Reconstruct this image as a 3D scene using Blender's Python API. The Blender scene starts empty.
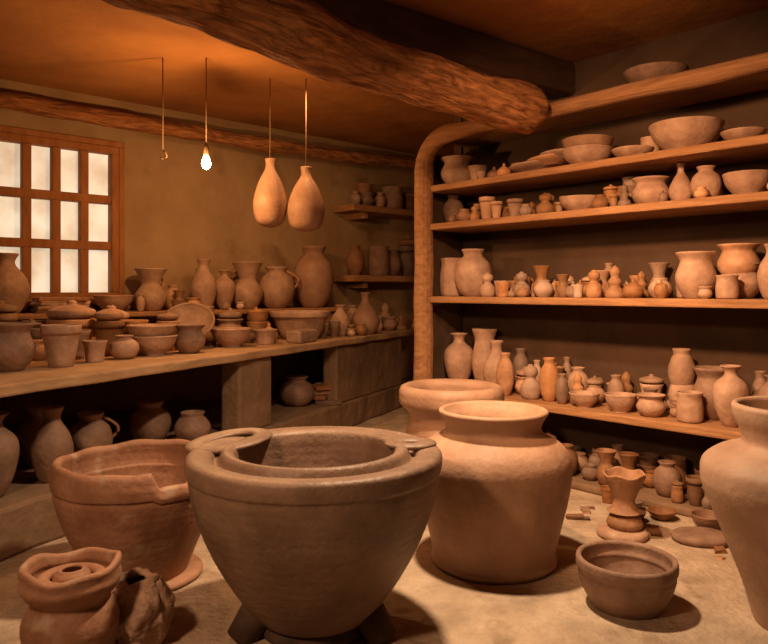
import bpy, math, random
from mathutils import Vector, Matrix, noise
import bmesh
random.seed(11)
sc = bpy.context.scene
sc.view_settings.view_transform = 'Standard'
H_EYE = 1.3

# ---------------------------------------------------------------- materials
def new_mat(name):
    m = bpy.data.materials.new(name); m.use_nodes = True
    nt = m.node_tree
    return m, nt, nt.nodes, nt.links, nt.nodes['Principled BSDF']

def noise_mat(name, c1, c2, scale=5, detail=6, rough=.85, bump=.3, bscale=40, island=0.0, rings=0.0,
              stretch=(1,1,1), dist=0.0, spots=None, bdist=.01):
    m, nt, N, L, P = new_mat(name)
    tc = N.new('ShaderNodeTexCoord'); mp = N.new('ShaderNodeMapping')
    mp.inputs['Scale'].default_value = stretch
    L.new(tc.outputs['Object'], mp.inputs['Vector'])
    n = N.new('ShaderNodeTexNoise'); n.inputs['Scale'].default_value = scale
    n.inputs['Detail'].default_value = detail; n.inputs['Roughness'].default_value = .62
    n.inputs['Distortion'].default_value = dist
    L.new(mp.outputs[0], n.inputs['Vector'])
    r = N.new('ShaderNodeValToRGB')
    r.color_ramp.elements[0].position = .33; r.color_ramp.elements[0].color = (*c1, 1)
    r.color_ramp.elements[1].position = .68; r.color_ramp.elements[1].color = (*c2, 1)
    L.new(n.outputs['Fac'], r.inputs['Fac'])
    col = r.outputs['Color']
    if spots:
        v = N.new('ShaderNodeTexNoise'); v.inputs['Scale'].default_value = spots[0]; v.inputs['Detail'].default_value = 3
        L.new(mp.outputs[0], v.inputs['Vector'])
        rr = N.new('ShaderNodeValToRGB'); rr.color_ramp.elements[0].position = .58; rr.color_ramp.elements[1].position = .7
        L.new(v.outputs['Fac'], rr.inputs['Fac'])
        mx = N.new('ShaderNodeMixRGB'); mx.inputs['Color2'].default_value = (*spots[1], 1)
        L.new(rr.outputs['Color'], mx.inputs['Fac']); L.new(col, mx.inputs['Color1']); col = mx.outputs['Color']
    if island > 0:
        g = N.new('ShaderNodeNewGeometry')
        mr = N.new('ShaderNodeMapRange'); mr.inputs['To Min'].default_value = 1-island; mr.inputs['To Max'].default_value = 1+island*.5
        L.new(g.outputs['Random Per Island'], mr.inputs['Value'])
        hs = N.new('ShaderNodeHueSaturation'); L.new(mr.outputs[0], hs.inputs['Value'])
        ml = N.new('ShaderNodeMath'); ml.operation = 'MULTIPLY'; ml.inputs[1].default_value = 7.31
        fr = N.new('ShaderNodeMath'); fr.operation = 'FRACT'
        L.new(g.outputs['Random Per Island'], ml.inputs[0]); L.new(ml.outputs[0], fr.inputs[0])
        m2 = N.new('ShaderNodeMapRange'); m2.inputs['To Min'].default_value = .75; m2.inputs['To Max'].default_value = 1.25
        L.new(fr.outputs[0], m2.inputs['Value']); L.new(m2.outputs[0], hs.inputs['Saturation'])
        L.new(col, hs.inputs['Color']); col = hs.outputs['Color']
    L.new(col, P.inputs['Base Color'])
    P.inputs['Roughness'].default_value = rough
    P.inputs['Specular IOR Level'].default_value = .35
    bn = N.new('ShaderNodeTexNoise'); bn.inputs['Scale'].default_value = bscale; bn.inputs['Detail'].default_value = 8
    L.new(mp.outputs[0], bn.inputs['Vector'])
    hgt = bn.outputs['Fac']
    if rings > 0:
        w = N.new('ShaderNodeTexWave'); w.bands_direction = 'Z'; w.inputs['Scale'].default_value = 9
        w.inputs['Distortion'].default_value = 2.5; w.inputs['Detail'].default_value = 2; w.inputs['Detail Scale'].default_value = .6
        L.new(tc.outputs['Object'], w.inputs['Vector'])
        ma = N.new('ShaderNodeMath'); ma.operation = 'MULTIPLY_ADD'; ma.inputs[1].default_value = rings
        L.new(w.outputs['Fac'], ma.inputs[0]); L.new(hgt, ma.inputs[2]); hgt = ma.outputs[0]
    b = N.new('ShaderNodeBump'); b.inputs['Strength'].default_value = bump; b.inputs['Distance'].default_value = bdist
    L.new(hgt, b.inputs['Height']); L.new(b.outputs[0], P.inputs['Normal'])
    return m

CLAY = noise_mat('clay_bisque', (.34,.175,.095), (.56,.33,.20), 9, island=.55, rings=.04, bump=.4, rough=.62)
CLAYD = noise_mat('clay_dark', (.19,.095,.05), (.34,.185,.11), 9, island=.45, rings=.04, bump=.4, rough=.65)
TERRA = noise_mat('terracotta', (.24,.11,.06), (.42,.215,.125), 6, rings=.12, bump=.45, rough=.6, spots=(9,(.40,.26,.175)))
GREY = noise_mat('clay_grey_brown', (.15,.088,.056), (.26,.16,.105), 6, rings=.12, bump=.4, rough=.5)
JARM = noise_mat('clay_warm', (.28,.155,.092), (.42,.245,.155), 5, rings=.08, bump=.35, rough=.58)
PALE = noise_mat('clay_pale', (.34,.205,.135), (.48,.315,.215), 4, rings=.06, bump=.3, rough=.6)
ROUGHC = noise_mat('clay_rough', (.26,.15,.095), (.60,.40,.28), 16, bump=.8, bscale=18, bdist=.03)
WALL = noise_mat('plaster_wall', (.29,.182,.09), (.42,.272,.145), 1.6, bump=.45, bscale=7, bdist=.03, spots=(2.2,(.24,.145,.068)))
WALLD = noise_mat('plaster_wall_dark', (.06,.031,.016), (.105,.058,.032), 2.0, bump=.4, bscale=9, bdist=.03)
CEIL = noise_mat('plaster_ceiling', (.30,.118,.028), (.44,.19,.05), 1.3, bump=.5, bscale=4, bdist=.04)
FLOOR = noise_mat('packed_clay_floor', (.33,.232,.152), (.55,.41,.285), 4.5, detail=12, bump=.75, bscale=30, bdist=.02, spots=(5.5,(.30,.205,.13)))
WOOD = noise_mat('shelf_wood', (.25,.115,.045), (.44,.225,.10), 3, bump=.45, bscale=12, stretch=(1,9,9), dist=.6)
COUNTER = noise_mat('counter_wood', (.31,.175,.085), (.47,.29,.155), 4, bump=.45, bscale=12, stretch=(1,1,3), dist=.4)
LOG = noise_mat('log_wood', (.12,.042,.012), (.50,.21,.07), 6, bump=1.0, bscale=6, stretch=(.7,4,4), dist=1.2, bdist=.05)
JOIST = noise_mat('dark_joist_wood', (.05,.022,.01), (.09,.04,.018), 4, bump=.5, bscale=7, stretch=(.8,4,4))
WINW = noise_mat('window_wood', (.26,.10,.03), (.38,.16,.055), 4, bump=.3, bscale=20, stretch=(4,4,1))
PLINTH = noise_mat('plinth_plaster', (.16,.095,.05), (.28,.17,.10), 3, bump=.6, bscale=10, bdist=.03)
CORD = noise_mat('twine_cord', (.12,.07,.035), (.2,.12,.06), 20, bump=.05)
STAND = noise_mat('shaded_stand_clay', (.05,.028,.018), (.11,.062,.04), 9, bump=.6, bscale=20)  # stand colour darkened to carry the shadow under the basin

def emis(name, c1, c2, s, scale):
    m, nt, N, L, P = new_mat(name)
    tc = N.new('ShaderNodeTexCoord'); n = N.new('ShaderNodeTexNoise'); n.inputs['Scale'].default_value = scale
    n.inputs['Detail'].default_value = 5
    L.new(tc.outputs['Object'], n.inputs['Vector'])
    r = N.new('ShaderNodeValToRGB'); r.color_ramp.elements[0].position = .3; r.color_ramp.elements[1].position = .62
    r.color_ramp.elements[0].color = (*c1, 1); r.color_ramp.elements[1].color = (*c2, 1)
    L.new(n.outputs['Fac'], r.inputs['Fac'])
    P.inputs['Base Color'].default_value = (.45,.4,.3,1)
    L.new(r.outputs['Color'], P.inputs['Emission Color']); P.inputs['Emission Strength'].default_value = s
    return m
GLASS = emis('frosted_daylight_pane', (.60,.45,.29), (.95,.80,.58), .86, 4)
BULB = emis('bulb_glow', (1,.75,.4), (1,.85,.55), 40, 2)

# ---------------------------------------------------------------- mesh builder
def smooth_profile(p, sub):
    if sub <= 1: return list(p)
    out = []
    n = len(p)
    for i in range(n-1):
        p0 = p[max(i-1,0)]; p1 = p[i]; p2 = p[i+1]; p3 = p[min(i+2,n-1)]
        for k in range(sub):
            t = k/sub
            q = []
            for a in (0,1):
                q.append(.5*((2*p1[a])+(-p0[a]+p2[a])*t+(2*p0[a]-5*p1[a]+4*p2[a]-p3[a])*t*t+(-p0[a]+3*p1[a]-3*p2[a]+p3[a])*t**3))
            out.append((max(q[0],.001), q[1]))
    out.append(p[-1])
    return out

class MB:
    def __init__(s): s.v=[]; s.f=[]
    def rings(s, rows, pos=(0,0,0), segs=28, wob=.015, M=None, zmod=None, rough=0.0):
        base = len(s.v)
        a1,a2,p1,p2 = random.uniform(0,wob), random.uniform(0,wob), random.uniform(0,6.28), random.uniform(0,6.28)
        if M is None: M = Matrix.Identity(3)
        P = Vector(pos)
        zt = max(z for r,z in rows)
        def put(x,y,z):
            v = Vector((x,y,z))
            if rough>0:
                nn = noise.noise_vector(v*14+Vector(pos)*3)+.5*noise.noise_vector(v*40); v = v+nn*rough
                v.z = max(v.z, 0)
            s.v.append(tuple(M@v+P))
        put(0,0,rows[0][1])
        for (r,z) in rows:
            for k in range(segs):
                th = 2*math.pi*k/segs
                rr = r*(1+a1*math.cos(th+p1)+a2*math.cos(2*th+p2))
                zz = z
                if zmod: zz = zmod(th,z,zt)
                put(rr*math.cos(th), rr*math.sin(th), zz)
        put(0,0,rows[-1][1])
        n = len(rows)
        for k in range(segs):
            k2=(k+1)%segs
            s.f.append((base, base+1+k2, base+1+k))
            for i in range(n-1):
                a=base+1+i*segs
                s.f.append((a+k, a+k2, a+segs+k2, a+segs+k))
            a=base+1+(n-1)*segs
            s.f.append((a+k, a+k2, base+1+n*segs))
    def pot(s, prof, pos, R, H, th=None, segs=28, sub=2, wob=.02, closed=False, **kw):
        p = smooth_profile([(r*R, z*H) for r,z in prof], sub)
        if th is None: th = max(.008, min(.02, R*.1))
        rows = [(p[0][0]*.93, p[0][1])] + [(p[0][0], p[0][1]+.003)] + p[1:]
        if not closed:
            rt, zt = p[-1]
            rows.append((rt-th*.15, zt+th*.35)); rows.append((rt-th*.5, zt+th*.5)); rows.append((rt-th*.85, zt+th*.3))
            for (r,z) in reversed(p):
                if z < th*1.2: break
                if r-th > .004: rows.append((r-th, z))
                else: rows.append((.004, z))
            rows.append((rows[-1][0]*.7, max(th, rows[-1][1]-th*.3)))
        s.rings(rows, pos, segs, wob, **kw)
    def box(s, x0,x1,y0,y1,z0,z1, M=None, P=(0,0,0), jit=0):
        b=len(s.v); P=Vector(P)
        for z in (z0,z1):
            for (x,y) in ((x0,y0),(x1,y0),(x1,y1),(x0,y1)):
                v=Vector((x+random.uniform(-jit,jit),y+random.uniform(-jit,jit),z))
                if M is not None: v=M@v
                s.v.append(tuple(v+P))
        for f in ((3,2,1,0),(4,5,6,7),(0,1,5,4),(1,2,6,5),(2,3,7,6),(3,0,4,7)):
            s.f.append(tuple(b+i for i in f))
    def tube(s, path, rad, segs=12, flat=1.0, rough=0.0, closed=False, up=None):
        b=len(s.v); n=len(path); path=[Vector(p) for p in path]
        if not hasattr(rad,'__len__'): rad=[rad]*n
        for i,p in enumerate(path):
            if closed: d=(path[(i+1)%n]-path[i-1]).normalized()
            else: d=(path[min(i+1,n-1)]-path[max(i-1,0)]).normalized()
            u = Vector(up) if up else (Vector((0,0,1)) if abs(d.z)<.9 else Vector((1,0,0)))
            a=d.cross(u).normalized(); c=a.cross(d).normalized()
            for k in range(segs):
                t=2*math.pi*k/segs
                o=a*math.cos(t)*rad[i]+c*math.sin(t)*rad[i]*flat
                if rough:
                    q=p+o; q2=Vector((q.x*.8,q.y*3,q.z*3))
                    o=o*(1+rough*noise.noise(q*2.2)+rough*.45*noise.noise(q2*4)+rough*.25*noise.noise(q2*10))
                s.v.append(tuple(p+o))
        m = n if closed else n-1
        for i in range(m):
            j=(i+1)%n
            for k in range(segs):
                k2=(k+1)%segs
                s.f.append((b+i*segs+k, b+i*segs+k2, b+j*segs+k2, b+j*segs+k))
        if not closed:
            s.f.append(tuple(b+k for k in range(segs))[::-1])
            s.f.append(tuple(b+(n-1)*segs+k for k in range(segs)))
    def prism(s, pts, z0, z1):
        b=len(s.v); n=len(pts)
        for z in (z0,z1):
            for x,y in pts: s.v.append((x,y,z))
        s.f.append(tuple(b+i for i in range(n))[::-1]); s.f.append(tuple(b+n+i for i in range(n)))
        for i in range(n):
            j=(i+1)%n; s.f.append((b+i,b+j,b+n+j,b+n+i))
    def build(s, name, mat, loc=(0,0,0), rz=0, smooth=True, bevel=0, bseg=2):
        me=bpy.data.meshes.new(name); me.from_pydata(s.v,[],s.f); me.validate(); me.update()
        bm=bmesh.new(); bm.from_mesh(me); bmesh.ops.recalc_face_normals(bm, faces=bm.faces); bm.to_mesh(me); bm.free()
        me.materials.append(mat)
        o=bpy.data.objects.new(name, me); sc.collection.objects.link(o)
        o.location=loc; o.rotation_euler=(0,0,rz)
        if smooth:
            for p in me.polygons: p.use_smooth=True
        if bevel:
            md=o.modifiers.new('bevel','BEVEL'); md.width=bevel; md.segments=bseg; md.limit_method='ANGLE'
        return o

PR = {
 'globe': [(.5,0),(.82,.17),(1,.45),(.86,.72),(.55,.85),(.5,.91),(.62,1)],
 'vase':  [(.55,0),(.8,.15),(1,.4),(.82,.63),(.45,.8),(.4,.9),(.56,1)],
 'bottle':[(.6,0),(.93,.17),(1,.36),(.62,.62),(.3,.78),(.26,.92),(.36,1)],
 'bowl':  [(.48,0),(.5,.08),(.84,.5),(.97,.9),(1,1)],
 'dish':  [(.45,0),(.5,.12),(.85,.6),(1,1)],
 'cup':   [(.7,0),(.76,.3),(.85,.7),(1,1)],
 'cyl':   [(.85,0),(.97,.12),(1,.5),(.9,.82),(.97,1)],
 'plant': [(.62,0),(.92,.76),(1,.8),(1.02,1)],
 'gob':   [(.6,0),(.52,.07),(.25,.2),(.27,.36),(.7,.6),(1,1)],
 'wide':  [(.55,0),(.9,.25),(1,.5),(.8,.75),(.78,.85),(1,1)],
 'fig':   [(1,0),(.92,.22),(.5,.34),(.72,.5),(.4,.64),(.52,.8),(.3,.93),(.05,1)],
 'fig2':  [(.8,0),(1,.15),(.95,.4),(.55,.55),(.45,.62),(.7,.72),(.66,.88),(.3,.95),(.2,1)],
 'lid':   [(.7,0),(1,.2),(1,.42),(.95,.5),(.55,.68),(.2,.78),(.22,.9),(.05,1)],
 'amph':  [(.4,0),(.75,.2),(1,.5),(.9,.7),(.4,.84),(.38,.93),(.6,1)],
 'flare': [(.55,0),(.9,.2),(.95,.4),(.62,.58),(.55,.68),(.85,.92),(1,1)],
 'tea':   [(.6,0),(.95,.25),(1,.5),(.75,.72),(.4,.8),(.14,.84),(.16,.94),(.05,1)],
 'squat': [(.6,0),(.95,.3),(1,.55),(.75,.8),(.6,.88),(.68,1)],
}
CLOSED=('fig','fig2','lid','tea')
def add_handle(m, R, H, ang, pos=(0,0,0), w=.1):
    pts=[]
    for t in [i/10 for i in range(11)]:
        r = R*(.48+.42*t) + R*.5*math.sin(math.pi*t)
        z=H*(.93-.45*t)
        pts.append((pos[0]+r*math.cos(ang),pos[1]+r*math.sin(ang),pos[2]+z))
    m.tube(pts, R*w, 8, flat=.7)
def add_spout(m, R, H, ang, pos=(0,0,0)):
    c,s=math.cos(ang),math.sin(ang)
    m.tube([(pos[0]+R*a*c,pos[1]+R*a*s,pos[2]+H*b) for a,b in ((.7,.35),(1.05,.5),(1.3,.8),(1.42,.95))],[R*.26,R*.2,R*.14,R*.13],8)
def one(name, typ, x, y, z, R, H, mat=CLAY, handle=None, segs=40, sub=3, th=None, stack=0):
    m=MB()
    m.pot(PR[typ], (0,0,0), R, H, segs=segs, sub=sub, th=th, closed=typ in CLOSED)
    for i in range(stack):
        m.pot(PR[typ], (random.uniform(-.01,.01),0,H*.55*(i+1)), R*(1-.04*i), H, segs=segs, sub=sub, th=th)
    if handle is not None: add_handle(m, R, H, handle)
    return m.build(name, mat, (x,y,z))

# ---------------------------------------------------------------- frames
aL = math.atan2(.669,.743)      # left wall direction
aR = math.atan2(-.743,.669)     # right shelving direction
OL = Vector((-3.02,5.5,0)); OR = Vector((.361,5.5,0))
def Lw(t, e, z=0): return (OL.x+.743*t+.669*e, OL.y+.669*t-.743*e, z)
def Rw(s, e, z=0): return (OR.x+.669*s+.743*e, OR.y-.743*s+.669*e, z)

# ---------------------------------------------------------------- shell
m=MB(); m.box(-7,7,-3,11,-.1,0); m.build('floor', FLOOR, smooth=False)
CZ=2.96
m=MB(); m.box(-7,7,-3,11,CZ,CZ+.1); m.build('ceiling', CEIL, smooth=False)
W0,W1,WZ0,WZ1 = -.09,.93,1.22,2.54
m=MB()
m.box(-6,W0,0,.25,0,CZ); m.box(W1,5.0,0,.25,0,CZ); m.box(W0,W1,0,.25,0,WZ0); m.box(W0,W1,0,.25,WZ1,CZ)
m.build('wall_left', WALL, OL, aL, smooth=False)
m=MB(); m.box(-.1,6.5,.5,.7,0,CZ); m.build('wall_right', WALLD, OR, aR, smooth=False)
pa=Lw(5.0,0)
m=MB(); m.box(0,2.19,0,.2,0,CZ); m.build('wall_alcove', WALL, (pa[0],pa[1],0), aR, smooth=False)
pp=Rw(-.1,0.03)
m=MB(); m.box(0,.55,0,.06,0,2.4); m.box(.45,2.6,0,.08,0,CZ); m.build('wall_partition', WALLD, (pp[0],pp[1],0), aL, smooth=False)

# window
m=MB()
w=W1-W0; h=WZ1-WZ0; fr=.06
m.box(0,w,-.03,.08,0,fr); m.box(0,w,-.03,.08,h-fr,h); m.box(0,fr,-.03,.08,fr,h-fr); m.box(w-fr,w,-.03,.08,fr,h-fr)
for i in range(1,4):
    x=fr+(w-2*fr)*i/4; m.box(x-.034,x+.034,-.015,.06,fr,h-fr)
for j in (1,2):
    z=fr+(h-2*fr)*j/3; m.box(fr,w-fr,-.02,.065,z-.036,z+.036)
win=m.build('window_1', WINW, Lw(W0,0,WZ0), aL, smooth=False, bevel=.006)
m=MB(); m.box(fr*.8,w-fr*.8,.068,.076,fr*.8,h-fr*.8)
g=m.build('panes', GLASS, (0,0,0), 0, smooth=False); g.parent=win
m=MB(); c=.05
m.box(-c,w+c,-.04,-.002,h,h+c); m.box(-c,0,-.035,-.002,-.0,h); m.box(w,w+c,-.035,-.002,0,h); m.box(-c-.03,w+c+.03,-.09,-.002,-c,0)
m.build('trim_1', WINW, Lw(W0,0,WZ0), aL, smooth=False, bevel=.008)

# ---------------------------------------------------------------- beams
def log(name, a, b, r0, r1, mat=LOG, n=110, rough=.35, bend=.06):
    a=Vector(a); b=Vector(b); m=MB(); d=b-a; L=d.length; pts=[]; rad=[]
    for i in range(n+1):
        t=i/n; rr=r0+(r1-r0)*t
        pts.append((L*t, bend*math.sin(t*5+1), bend*.6*math.sin(t*7)))
        rad.append(rr)
    pts=[(-.06+pts[0][0],pts[0][1],pts[0][2])]+pts+[(L+.04,pts[-1][1],pts[-1][2]),(L+.06,pts[-1][1],pts[-1][2])]
    rad=[rad[0]*.7]+rad+[rad[-1]*.85,rad[-1]*.6]
    m.tube(pts, rad, 56, rough=rough)
    o=m.build(name, mat, a)
    o.rotation_mode='QUATERNION'; o.rotation_quaternion=d.to_track_quat('X','Z')
    return o
log('ceiling_log_beam', (-2.3,2.0,2.79), (.93,4.6,2.45), .155,.14, bend=.05, rough=.36)
log('wall_log_beam', Lw(-3,.1,2.74), Lw(5,.1,2.80), .07,.065, bend=.06)
m=MB(); m.box(0,3.75,-.11,.11,0,.24)
m.build('ceiling_joist', JOIST, (-1.45,2.98,CZ-.24), math.atan2(.62,.78), smooth=False, bevel=.03)

# ---------------------------------------------------------------- shelving right
ZS=[2.12,1.82,1.25,.53]
m=MB(); S1=4.2
for z in ZS+[2.53]:
    m.box(-.02,S1,.0,.495,z-.05,z)
path=[]
for z in [0,.3,.6,.9,1.2,1.5,1.8,2.1,2.25]: path.append((-.07+.006*math.sin(z*9),-.0,z))
for a in range(1,7):
    t=a/6*math.pi/2; path.append((-.07+.27*(1-math.cos(t)),0,2.25+.25*math.sin(t)))
for s_ in [.5,.9,1.3,1.7,2.1,2.5,2.9,3.3,3.7,4.2]: path.append((s_,0,2.5+.008*math.sin(s_*5)))
m.tube(path, [.075]*9+[.07]*6+[.05]*10, 14, rough=.14, up=(0,1,0))
m.build('pottery_shelving_unit', WOOD, OR, aR, smooth=False, bevel=.01)
m=MB(); m.box(.02,S1,.02,.495,0,.05); m.build('plinth_right', PLINTH, OR, aR, smooth=False, bevel=.015)

# ---------------------------------------------------------------- counter left
CT=.85
def Cf(t): return (-1.81+.419*t, 3.3+.907*t)
wallA=Lw(-1.6,.005); wallB=Lw(4.97,.005)
fl=[Cf(-1.5+(6.9)*i/40) for i in range(0,41)]
fl=[(x+.012*math.sin(i*1.7),y-.006*math.sin(i*1.1)) for i,(x,y) in enumerate(fl) if y<8.7]
m=MB(); m.prism([ (wallA[0],wallA[1]) ]+fl+[(wallB[0],wallB[1])], CT-.06, CT)
m.build('work_counter', COUNTER, smooth=False, bevel=.012)
fl2=[(x-.03,y+.02) for x,y in fl]
m=MB(); m.prism([ (wallA[0],wallA[1]) ]+fl2+[(wallB[0],wallB[1])], 0, .25)
m.build('plinth_left', PLINTH, smooth=False, bevel=.02)
aC=math.atan2(.907,.419)
for (t0,t1,dp) in ((1.93,2.35,.22),(3.4,4.9,.2)):
    p=Cf(t0); m=MB(); m.box(0,t1-t0,.05,dp,.25,CT-.06)
    m.build('counter_pier', PLINTH, (p[0],p[1],0), aC, smooth=False, bevel=.02)
BZ=1.12
m=MB(); m.box(-.9,3.15,-.48,-.01,BZ-.04,BZ)
for t in (-.6,.6,1.7,2.9): m.box(t,t+.12,-.42,-.05,CT,BZ-.04)
m.build('raised_display_board', WOOD, OL, aL, smooth=False, bevel=.008)
for z in (2.22,1.46):
    m=MB(); m.box(3.3,4.95,-.36,-.005,z-.07,z)
    m.box(3.5,3.56,-.3,-.005,z-.14,z-.07); m.box(4.6,4.66,-.3,-.005,z-.14,z-.07)
    m.build('alcove_shelf', WOOD, OL, aL, smooth=False, bevel=.008)

# ---------------------------------------------------------------- clusters
SMALL=['globe','cup','bowl','squat','plant','cyl','wide','squat','tea','fig','lid','fig2','tea','flare','vase']
def cluster(name, ang, org, area, z, hr, n, avoid=(), types=SMALL, mat=CLAY, rr=(.045,.08), tries=110, sg=22, top=.3):
    u0,u1,v0,v1=area; placed=[(a,b,c) for a,b,c in avoid]; m=MB()
    cnt=0
    for i in range(n*tries):
        if cnt>=n: break
        sh=1-.38*min(1,i/(n*tries*.6))
        R=random.uniform(*rr)*sh; u=random.uniform(u0+R,u1-R); v=random.uniform(v0+R,v1-R)
        if any((u-a)**2+(v-b)**2 < (R+c+.002)**2 for a,b,c in placed): continue
        placed.append((u,v,R)); cnt+=1
        ty=random.choice(types)
        Hh=random.uniform(*hr)
        if ty in('bowl','wide','squat'): Hh=min(Hh,R*1.6)
        if ty in('vase','bottle','amph','fig','fig2','flare'): Hh=min(max(Hh,R*2.0),R*3.2)
        if ty in('cup','lid','tea'): Hh=min(Hh,R*2)
        if ty in('cyl','plant'): Hh=min(Hh,R*2.6)
        Hh=min(Hh,hr[1])
        Rp=R*.94
        if ty=='tea': Rp=R*.72
        m.pot(PR[ty],(u,v,0),Rp,Hh,segs=sg,sub=2,closed=ty in CLOSED)
        a=random.uniform(0,6.28)
        if ty=='tea':
            add_spout(m,Rp,Hh*.95,a,(u,v,0)); add_handle(m,Rp*.8,Hh*.9,a+math.pi,(u,v,0),w=.14)
        if ty=='bowl' and random.random()<.6:
            for q in range(random.randint(1,2)):
                m.pot(PR[ty],(u,v,Hh*.55*(q+1)),R*.9,Hh,segs=sg,sub=2)
        elif ty in('squat','wide') and random.random()<top and hr[1]>.2:
            m.pot(PR[random.choice(['bowl','cup','lid'])],(u,v,Hh+.004),R*.8,R*.8,segs=sg,sub=2)
        elif ty in ('plant','cup','cyl') and random.random()<top:
            R2=R*random.uniform(.85,.98); m.pot(PR['lid'],(u,v,Hh+.004),R2,R*random.uniform(.7,1.1),segs=sg,sub=2,closed=True)
        if ty in('globe','vase','amph') and random.random()<.4:
            add_handle(m,R*.62,Hh,a,(u,v,0),w=.16)
    return m.build(name, mat, (org.x,org.y,z), ang)

def shelf_items(z, items):
    av=[]
    for it in items:
        name,typ,s_,e,R,Hh=it[:6]; mat=it[6] if len(it)>6 else CLAY; st=it[7] if len(it)>7 else 0
        p=Rw(s_,e); one(name,typ,p[0],p[1],z,R,Hh,mat,segs=36,sub=3,stack=st)
        av.append((s_,e,R*(1.03)))
    return av

av=shelf_items(2.12,[
 ('wide_mouth_pot','wide',.11,.2,.135,.22,CLAY),
 ('clay_cup','cup',.32,.2,.075,.13,CLAY),
 ('stacked_bowls','bowl',1.26,.22,.17,.12,CLAY,1),
 ('shallow_clay_dish','dish',1.60,.2,.13,.07,CLAY),
 ('large_clay_bowl','bowl',1.93,.23,.215,.17,CLAY),
 ('shallow_clay_dish','dish',2.27,.2,.12,.07,CLAY),
 ('clay_jar','globe',2.49,.22,.085,.2,CLAY),
])
cluster('small_clay_pots',aR,OR,(.42,.75,.04,.45),2.12,(.07,.13),8,av,types=['bowl','squat','cup','lid'])
cluster('small_clay_pots',aR,OR,(1.4,2.6,.3,.48),2.12,(.12,.2),8,av+[(1.93,.23,.24)],types=['cyl','squat','cup','globe'])
m=MB()
for i,(s_,tl) in enumerate(((.82,.18),(.95,.22),(1.04,.12))):
    m.pot(PR['dish'],(s_,.25,.012+.03*i),.19-.02*i,.045,segs=36,sub=3,M=Matrix.Rotation(-tl*.4,3,'Y'))
m.build('clay_plates',CLAY,(OR.x,OR.y,2.135),aR)
av=shelf_items(1.82,[
 ('clay_jar','globe',.02,.25,.085,.24,CLAYD),
 ('shallow_clay_dish','bowl',1.22,.2,.14,.10,CLAY),
 ('round_clay_pot','wide',1.72,.2,.115,.17,CLAY),
 ('clay_bottle','bottle',1.91,.2,.07,.24,CLAY),
 ('round_clay_pot','globe',2.06,.2,.085,.20,CLAY),
 ('clay_bowl','bowl',2.29,.2,.13,.13,CLAY),
])
cluster('small_clay_pots',aR,OR,(.1,1.1,.03,.46),1.82,(.12,.18),34,av,types=['cup','cyl','globe','squat','plant','fig2','tea'],rr=(.045,.07))
cluster('small_clay_pots',aR,OR,(1.3,1.75,.03,.46),1.82,(.12,.2),14,av,rr=(.045,.065))
cluster('small_clay_pots',aR,OR,(1.75,4.0,.03,.46),1.82,(.10,.2),44,av,rr=(.04,.07))
cluster('small_clay_pots',aR,OR,(2.6,4.0,.03,.42),2.12,(.10,.25),20,[])
av=shelf_items(1.25,[
 ('tall_clay_jar','cyl',.05,.2,.095,.30,CLAY),
 ('clay_jar','globe',.27,.2,.145,.36,CLAY),
 ('wide_mouth_pot','wide',2.00,.2,.115,.27,CLAY),
 ('stacked_pots','wide',2.21,.3,.115,.20,CLAY,1),
 ('clay_vase','vase',2.42,.2,.075,.30,CLAY),
 ('clay_cup','cyl',2.22,.1,.06,.13,CLAY),
])
FG=['fig','fig2','tea','squat','lid','fig','fig2','tea','cup','flare']
cluster('small_clay_figurines',aR,OR,(.42,1.2,.02,.48),1.25,(.15,.25),46,av,types=FG,rr=(.05,.075))
cluster('small_clay_figurines',aR,OR,(1.15,2.35,.02,.48),1.25,(.15,.28),66,av,types=FG+['globe','wide','cyl'],rr=(.055,.08),top=.5)
cluster('small_clay_pots',aR,OR,(2.5,4.0,.03,.42),1.25,(.10,.32),24,[])
av=shelf_items(.53,[
 ('clay_vase','amph',.08,.25,.12,.42,CLAY),
 ('clay_vase','vase',.46,.25,.10,.38,CLAY),
 ('tall_clay_jar','wide',.28,.33,.10,.46,CLAY),
 ('tall_clay_vase','amph',2.22,.15,.095,.34,CLAY),
 ('clay_jar','globe',2.44,.22,.11,.30,CLAYD),
 ('wide_mouth_pot','wide',2.05,.33,.12,.30,CLAYD),
 ('stacked_pots','squat',1.86,.33,.08,.26,CLAY,1),
 ('clay_bowl','bowl',1.56,.12,.10,.11,CLAY),
 ('clay_bowl','wide',1.76,.12,.085,.13,CLAY),
 ('clay_bowl','bowl',1.3,.12,.10,.09,CLAY),
 ('tall_clay_jar','cyl',2.0,.12,.075,.17,CLAY),
])
cluster('small_clay_pots',aR,OR,(.5,1.25,.05,.48),.53,(.2,.36),36,av,types=['fig','fig2','squat','flare','wide','globe','flare','tea','squat'],rr=(.06,.10),top=.9)
cluster('small_clay_pots',aR,OR,(1.15,2.35,.03,.48),.53,(.14,.30),60,av,rr=(.05,.085),top=.6,types=['fig','fig2','squat','wide','bowl','globe','tea','cup','squat','flare'])
cluster('small_clay_pots',aR,OR,(2.58,4.0,.03,.42),.53,(.1,.3),20,[])
cluster('discarded_clay_pots',aR,OR,(.5,2.7,.03,.48),.05,(.1,.24),70,[],types=['bowl','wide','plant','globe','squat','cyl','bowl','flare'],mat=CLAYD,rr=(.06,.105))
one('dark_shallow_bowl','dish',*Rw(1.75,.2)[:2],2.53,.19,.12,CLAYD)

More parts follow.
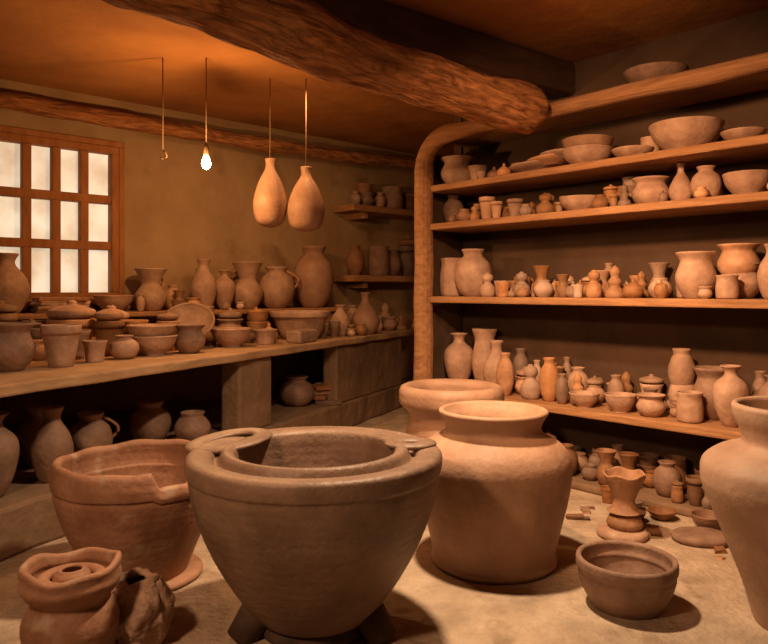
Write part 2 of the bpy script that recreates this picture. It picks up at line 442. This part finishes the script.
# ---------------------------------------------------------------- counter pots
CI=[('clay_jar','wide',-2.09,3.9,.135,.26,CLAYD),
 ('tapered_clay_pot','plant',-1.90,4.12,.11,.24,CLAY),
 ('clay_cup','cup',-1.81,4.38,.075,.13,CLAY),
 ('round_clay_pot','globe',-1.70,4.58,.095,.15,CLAY),
 ('stacked_bowls','bowl',-1.60,4.85,.165,.13,CLAY),
 ('wide_mouth_pot','wide',-1.39,5.0,.11,.2,CLAYD),
 ('clay_bowl','bowl',-1.21,5.55,.165,.14,CLAY),
 ('clay_cup','cup',-.98,5.8,.1,.12,CLAY),
 ('wide_clay_basin','plant',-.77,6.45,.27,.25,CLAY),
 ('clay_bottle','vase',-.43,6.9,.10,.30,CLAY),
 ('onion_bottle','bottle',-.19,7.15,.145,.42,JARM)]
cav=[]
for n_,ty,x,y,R,Hh,mt in CI:
    one(n_,ty,x,y,CT,R,Hh,mt,stack=1 if n_=='stacked_bowls' else 0)
    cav.append((x,y,R))
def toL(x,y):
    dx=x-OL.x; dy=y-OL.y; return (dx*.743+dy*.669, -(dx*.669-dy*.743))
avL=[(*toL(x,y),R*1.04) for x,y,R in cav]+[(*toL(-.70,6.02),.18),(*toL(-1.5,5.4),.17)]
m=MB(); m.pot(PR['dish'],(0,0,.19),.20,.06,segs=48,sub=3,M=Matrix.Rotation(math.radians(42),3,'X'))
m.pot(PR['squat'],(0,.13,0),.09,.2,segs=32,sub=3)
m.build('leaning_clay_platter',CLAYD,(-1.5,5.38,CT-.02),math.radians(10))
TY=['bowl','wide','squat','cup','plant','bowl','lid','wide','bowl']
cluster('assorted_clay_pots',aL,OL,(-.8,.95,-1.45,-.5),CT,(.14,.32),64,avL,rr=(.08,.17),types=TY,top=.6)
cluster('assorted_clay_pots',aL,OL,(.95,2.05,-1.25,-.5),CT,(.14,.3),54,avL,rr=(.08,.15),types=TY,top=.6)
cluster('assorted_clay_pots',aL,OL,(2.05,3.2,-.9,-.5),CT,(.12,.28),24,avL,rr=(.07,.13),types=TY)
cluster('assorted_clay_pots',aL,OL,(3.2,4.8,-.42,-.03),CT,(.15,.32),14,avL,rr=(.07,.12))
m=MB(); m.box(-.15,.15,-.07,.07,0,.11,jit=.015); m.build('clay_block',CLAY,(-.70,6.02,CT),aC,bevel=.02,smooth=False)
BI=[('tall_clay_vase','vase',-.02,.17,.45,None),('clay_bowl','bowl',.8,.16,.13,None),('flared_clay_jug','flare',1.12,.14,.36,1.2),
 ('clay_vase','vase',1.62,.115,.46,None),('clay_vase','amph',1.83,.10,.36,None),('clay_jug','flare',2.08,.15,.44,2.8),
 ('clay_jug','globe',2.41,.18,.40,.2),('large_clay_jar','globe',2.86,.21,.62,None)]
avB=[]
for n_,ty,t,R,Hh,hd in BI:
    p=Lw(t,.25); one(n_,ty,p[0],p[1],BZ,R,Hh,JARM if 'large' in n_ else CLAY,handle=hd); avB.append((t,-.25,R*1.2))
avB.append((.38,-.26,.25))
cluster('small_clay_pots',aL,OL,(-.8,3.1,-.47,-.02),BZ,(.10,.3),70,avB,rr=(.055,.11),types=['bowl','bowl','wide','cup','squat','lid','globe','flare'])
m=MB(); z=0
for i in range(4):
    m.box(-.19,.19,-.11,.11,z,z+.03,M=Matrix.Rotation(random.uniform(-.25,.25),3,'Z'),jit=.02); z+=.031
p=Lw(.38,.26); m.build('clay_slabs',CLAY,(p[0],p[1],BZ),aL,smooth=False,bevel=.006)
cluster('alcove_clay_pots',aL,OL,(3.35,4.85,-.33,-.03),2.22,(.14,.28),18,[],rr=(.09,.14),types=['bowl','cyl','wide','globe','plant'],mat=CLAYD)
cluster('alcove_clay_pots',aL,OL,(3.35,4.85,-.33,-.03),1.46,(.25,.42),16,[],rr=(.10,.15),types=['cyl','squat','globe','plant'],mat=CLAYD)

# ---------------------------------------------------------------- under the counter
for n_,ty,x,y,R,Hh in [('tall_clay_vase','amph',-1.98,3.55,.115,.42),('tall_clay_vase','vase',-1.83,3.86,.11,.40),
  ('clay_jug','globe',-1.78,4.25,.13,.30),('clay_jar','globe',-1.62,4.86,.14,.27),('clay_jar','squat',-1.33,4.86,.12,.2),
  ('clay_jar','globe',-.79,6.35,.16,.26),('clay_jar','vase',-2.08,4.2,.13,.35),('clay_jar','vase',-2.27,3.75,.12,.38)]:
    one(n_,ty,x,y,.25,R,Hh,CLAYD,handle=(.3 if n_=='clay_jug' else None))
m=MB()
for k in range(12):
    z=.045*(k//3)
    m.box(-.1,.1,-.07,.07,z,z+.042,M=Matrix.Rotation(random.uniform(0,3),3,'Z'),P=(.18*(k%3)-.18,random.uniform(-.05,.05),0),jit=.02)
m.build('broken_clay_slabs',CLAYD,(-.48,6.62,.25),aC,smooth=False,bevel=.008)

# ---------------------------------------------------------------- hanging things
def hang(name, x,y,zb,R,Hh,prof):
    m=MB(); m.pot(prof,(0,0,0),R,Hh,segs=40,sub=4)
    o=m.build(name,JARM,(x,y,zb))
    m=MB(); m.tube([(0,0,Hh*.9),(0,0,CZ-zb)],.004,6); m.tube([(-R*.3,0,Hh*.93),(R*.3,0,Hh*.93)],.005,6)
    c=m.build('cord',CORD,(0,0,0)); c.parent=o
HP=[(.35,0),(.8,.08),(1,.27),(.95,.45),(.66,.68),(.33,.84),(.25,.93),(.3,1)]
hang('hanging_clay_vase',-.896,5.5,1.795,.132,.53,HP)
hang('hanging_clay_vase',-.613,5.5,1.76,.145,.50,HP)
m=MB(); m.tube([(0,0,.13),(0,0,CZ-2.2)],.004,6); m.pot([(1,0),(1,.5),(.6,.9),(.3,1)],(0,0,.06),.02,.08,segs=16,closed=True)
lamp=m.build('pendant_bulb',CORD,(-1.27,5.0,2.2))
m=MB(); m.pot([(.1,0),(.7,.12),(1,.4),(.8,.7),(.45,1)],(0,0,-.04),.033,.1,segs=20,closed=True,wob=0)
b=m.build('bulb',BULB,(0,0,0)); b.parent=lamp
m=MB(); m.tube([(0,0,.05),(0,0,CZ-2.25)],.004,6); m.tube([(0,0,.05),(.02,0,.03),(.03,0,0),(.0,0,-.02),(-.02,0,0)],.005,6)
m.build('hanging_wire_hook',CORD,(-1.58,5.0,2.25))

# ---------------------------------------------------------------- foreground vessels
def ring(cx,cy,cz,r,ry,n=28): return [(cx+r*math.cos(2*math.pi*i/n),cy+ry*math.sin(2*math.pi*i/n),cz) for i in range(n)]
m=MB()
out=[(.19,.045),(.225,.065),(.305,.165),(.395,.32),(.455,.475),(.476,.575),(.479,.605),(.487,.62),(.490,.66),(.480,.677),(.455,.682),(.41,.678),
     (.392,.668),(.385,.655),(.372,.655),(.355,.685),(.34,.694),(.318,.688),(.305,.665),(.295,.58),(.26,.38),(.19,.22),(.05,.18)]
m.rings(smooth_profile(out,4),(0,0,0),112,.008)
def loop(cx,cy,cz,r,ry,rot,n=36,dz=0):
    return [(cx+r*math.cos(2*math.pi*i/n)*math.cos(rot)-ry*math.sin(2*math.pi*i/n)*math.sin(rot),
             cy+r*math.cos(2*math.pi*i/n)*math.sin(rot)+ry*math.sin(2*math.pi*i/n)*math.cos(rot),cz+dz*math.cos(2*math.pi*i/n)) for i in range(n)]
m.tube(loop(-.365,.15,.683,.150,.105,.85,dz=.012),.040,14,flat=.36,closed=True)
m.tube(loop(.375,.09,.684,.07,.055,.2),.036,14,flat=.36,closed=True)
basin=m.build('double_rim_clay_basin',GREY,(-.268,2.72,0))
m=MB()
m.pot([(1,0),(1.02,.3),(.93,.8),(.8,1)],(0,0,0),.215,.075,segs=48,closed=True,wob=.03)
for a in (-2.75,-.4,1.57):
    c,s_=math.cos(a),math.sin(a)
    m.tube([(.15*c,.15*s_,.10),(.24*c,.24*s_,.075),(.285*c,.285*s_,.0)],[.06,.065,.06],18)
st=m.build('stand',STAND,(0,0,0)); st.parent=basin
def zm(th,z,zt):
    a=(th-5.5+math.pi)%(2*math.pi)-math.pi
    nn=max(0,min(1,(.3-abs(a))/.1))*.075+ .005*math.sin(3*th)+.004*math.sin(9*th)
    f=max(0,(z-zt*.7)/(zt*.3))
    return z-nn*f
m=MB()
m.pot([(.60,0),(.62,.04),(.72,.22),(.88,.5),(.97,.72),(.975,.80),(1,.82),(1.01,.9),(.99,1)],(0,0,.025),.36,.50,th=.042,segs=128,sub=5,zmod=zm,wob=.012)
m.pot([(1,0),(1.03,.5),(.98,1)],(0.02,0,0),.26,.03,segs=48,closed=True)
m.build('broken_rim_terracotta_pot',TERRA,(-1.12,3.19,0))
m=MB()
m.pot([(.66,0),(.80,.12),(.92,.32),(.96,.48),(.88,.6),(.78,.67),(.79,.72),(.92,.79),(1,.87),(.97,.93),(1,1)],(0,0,0),.160,.355,th=.026,segs=72,sub=4,wob=.03,
      zmod=lambda th,z,zt: z+ (.008*math.sin(2*th+1)+.005*math.sin(5*th))*max(0,(z-.28)/.07))
m.tube(ring(0.0,0.0,.315,.092,.088,40),.022,12,closed=True,flat=.7)
m.pot([(.9,0),(1,.3),(.9,.8),(.7,1)],(.0,.0,.27),.065,.07,th=.015,segs=36,sub=3)
m.tube(ring(0.0,0.0,.29,.118,.118,40),.016,10,closed=True,flat=.6)
m.build('ribbed_clay_jug',TERRA,(-1.07,2.40,0))
m=MB()
m.pot([(.6,0),(.9,.2),(1,.5),(.95,.8),(.75,.95),(.6,1)],(0,0,0),.115,.235,th=.035,segs=72,sub=6,rough=.022)
m.build('rough_clay_lump_pot',ROUGHC,(-.905,2.57,0))
JP=[(.78,0),(.81,.03),(.785,.075),(.86,.25),(.95,.44),(1,.62),(.985,.71),(.89,.785),(.72,.84),(.635,.87),(.615,.905),(.65,.955),(.71,1)]
m=MB(); m.pot(JP,(0,0,0),.368,.715,th=.03,segs=112,sub=5,wob=.006); m.build('large_shouldered_jar',JARM,(.524,3.37,0))
m=MB(); m.pot([(.6,0),(.75,.3),(.86,.6),(.8,.78),(.92,.86),(1,.91),(1,1)],(0,0,0),.315,.69,th=.075,segs=80,sub=4,wob=.01)
m.build('wide_rim_storage_jar',JARM,(.408,4.25,0))
m=MB(); m.pot([(.45,0),(.48,.03),(.58,.18),(.80,.42),(.97,.60),(1,.68),(.97,.74),(.82,.79),(.65,.815),(.58,.84),(.60,.89),(.66,.95),(.68,1)],(0,0,0),.36,.84,th=.03,segs=112,sub=5,wob=.006)
m.build('large_necked_jar',PALE,(1.62,2.72,0))
m=MB(); m.pot([(.66,0),(.7,.05),(.86,.35),(.95,.65),(.94,.75),(.99,.85),(.99,1)],(0,0,0),.203,.19,th=.024,segs=72,sub=4,wob=.01)
m.build('round_clay_bowl',CLAYD,(1.0,2.89,0))
m=MB(); m.pot([(1,0),(1.05,.4),(.9,.9),(.3,1)],(0,0,0),.125,.05,segs=40,closed=True,wob=.08)
m.pot([(.85,0),(1.1,.3),(.9,.7),(.6,1)],(0.01,0,.04),.085,.10,segs=36,sub=3,closed=True,wob=.05)
m.pot([(.8,0),(.6,.12),(.5,.3),(.62,.5),(.85,.8),(1,1)],(0.01,0,.13),.11,.2,segs=60,sub=4,zmod=lambda th,z,zt: z+.007*math.sin(5*th)*max(0,(z-.12)/.08))
m.build('flared_clay_vase',CLAY,(1.26,3.70,0))
m=MB(); m.pot([(.9,0),(1,.4),(.85,.9),(.2,1)],(0,0,0),.13,.05,segs=40,closed=True,wob=.15); m.build('flat_clay_lump',CLAYD,(1.64,3.62,0))
m=MB()
for (s_,e,R,hh,ty) in ((1.05,-.12,.09,.09,'bowl'),(1.75,-.1,.075,.06,'dish'),(1.95,-.12,.08,.05,'dish'),(.8,-.1,.07,.11,'squat'),(1.58,-.06,.05,.09,'cup'),(2.2,-.1,.09,.08,'bowl'),(1.86,-.26,.06,.05,'dish')):
    m.pot(PR[ty],(s_,e,0),R,hh,segs=28,sub=3)
m.build('scattered_clay_bowls',CLAYD,OR,aR)
m=MB()
for i in range(34):
    s_=random.uniform(.7,2.7); e=random.uniform(-.5,-.22); k=random.uniform(.6,1.6)
    m.box(-.03*k,.03*k,-.02*k,.02*k,0,.014*k,M=Matrix.Rotation(random.uniform(0,3),3,'Z'),P=(s_,e,0),jit=.012)
m.build('clay_sherds',CLAYD,OR,aR,smooth=False)

# ---------------------------------------------------------------- lights
def area(name,loc,target,size,power,col,spread=180):
    l=bpy.data.lights.new(name,'AREA'); l.shape='DISK'; l.size=size; l.energy=power; l.color=col; l.spread=math.radians(spread)
    o=bpy.data.objects.new(name,l); sc.collection.objects.link(o); o.location=loc
    o.rotation_euler=(Vector(target)-Vector(loc)).to_track_quat('-Z','Y').to_euler()
    return o
def point(name,loc,power,col,r=.05):
    l=bpy.data.lights.new(name,'POINT'); l.energy=power; l.color=col; l.shadow_soft_size=r
    o=bpy.data.objects.new(name,l); sc.collection.objects.link(o); o.location=loc; return o
point('bulb_light',(-1.27,4.93,2.12),48,(1,.50,.18),.04)
area('ceiling_lamp_main',(.2,3.15,2.6),(.3,3.2,0),.16,60,(1,.70,.44),140)
area('shelf_fill',(.25,2.2,2.55),(1.45,4.3,1.25),.2,29,(1,.52,.25),85)  # unseen light added to brighten the shelves, clear of the foreground pots
area('front_fill',(-1.5,.7,2.4),(-.3,3.4,.6),.3,15,(1,.60,.34),90)  # added fill so the vessel fronts don't go black
area('alcove_fill',(-.5,5.4,2.8),(-.9,6.9,.9),.25,8,(1,.52,.22),140)  # no fixture here; extra light lifts the alcove end of the counter
wd=bpy.data.worlds.new('world'); sc.world=wd; wd.use_nodes=True
wd.node_tree.nodes['Background'].inputs[0].default_value=(1,.55,.3,1); wd.node_tree.nodes['Background'].inputs[1].default_value=.008

# ---------------------------------------------------------------- camera
cd=bpy.data.cameras.new('camera'); cam=bpy.data.objects.new('camera',cd); sc.collection.objects.link(cam)
cam.location=(0,0,H_EYE); cam.rotation_euler=(math.radians(90),0,0)
cd.sensor_width=36; cd.lens=36*700/768; cd.shift_y=-32/768
sc.camera=cam
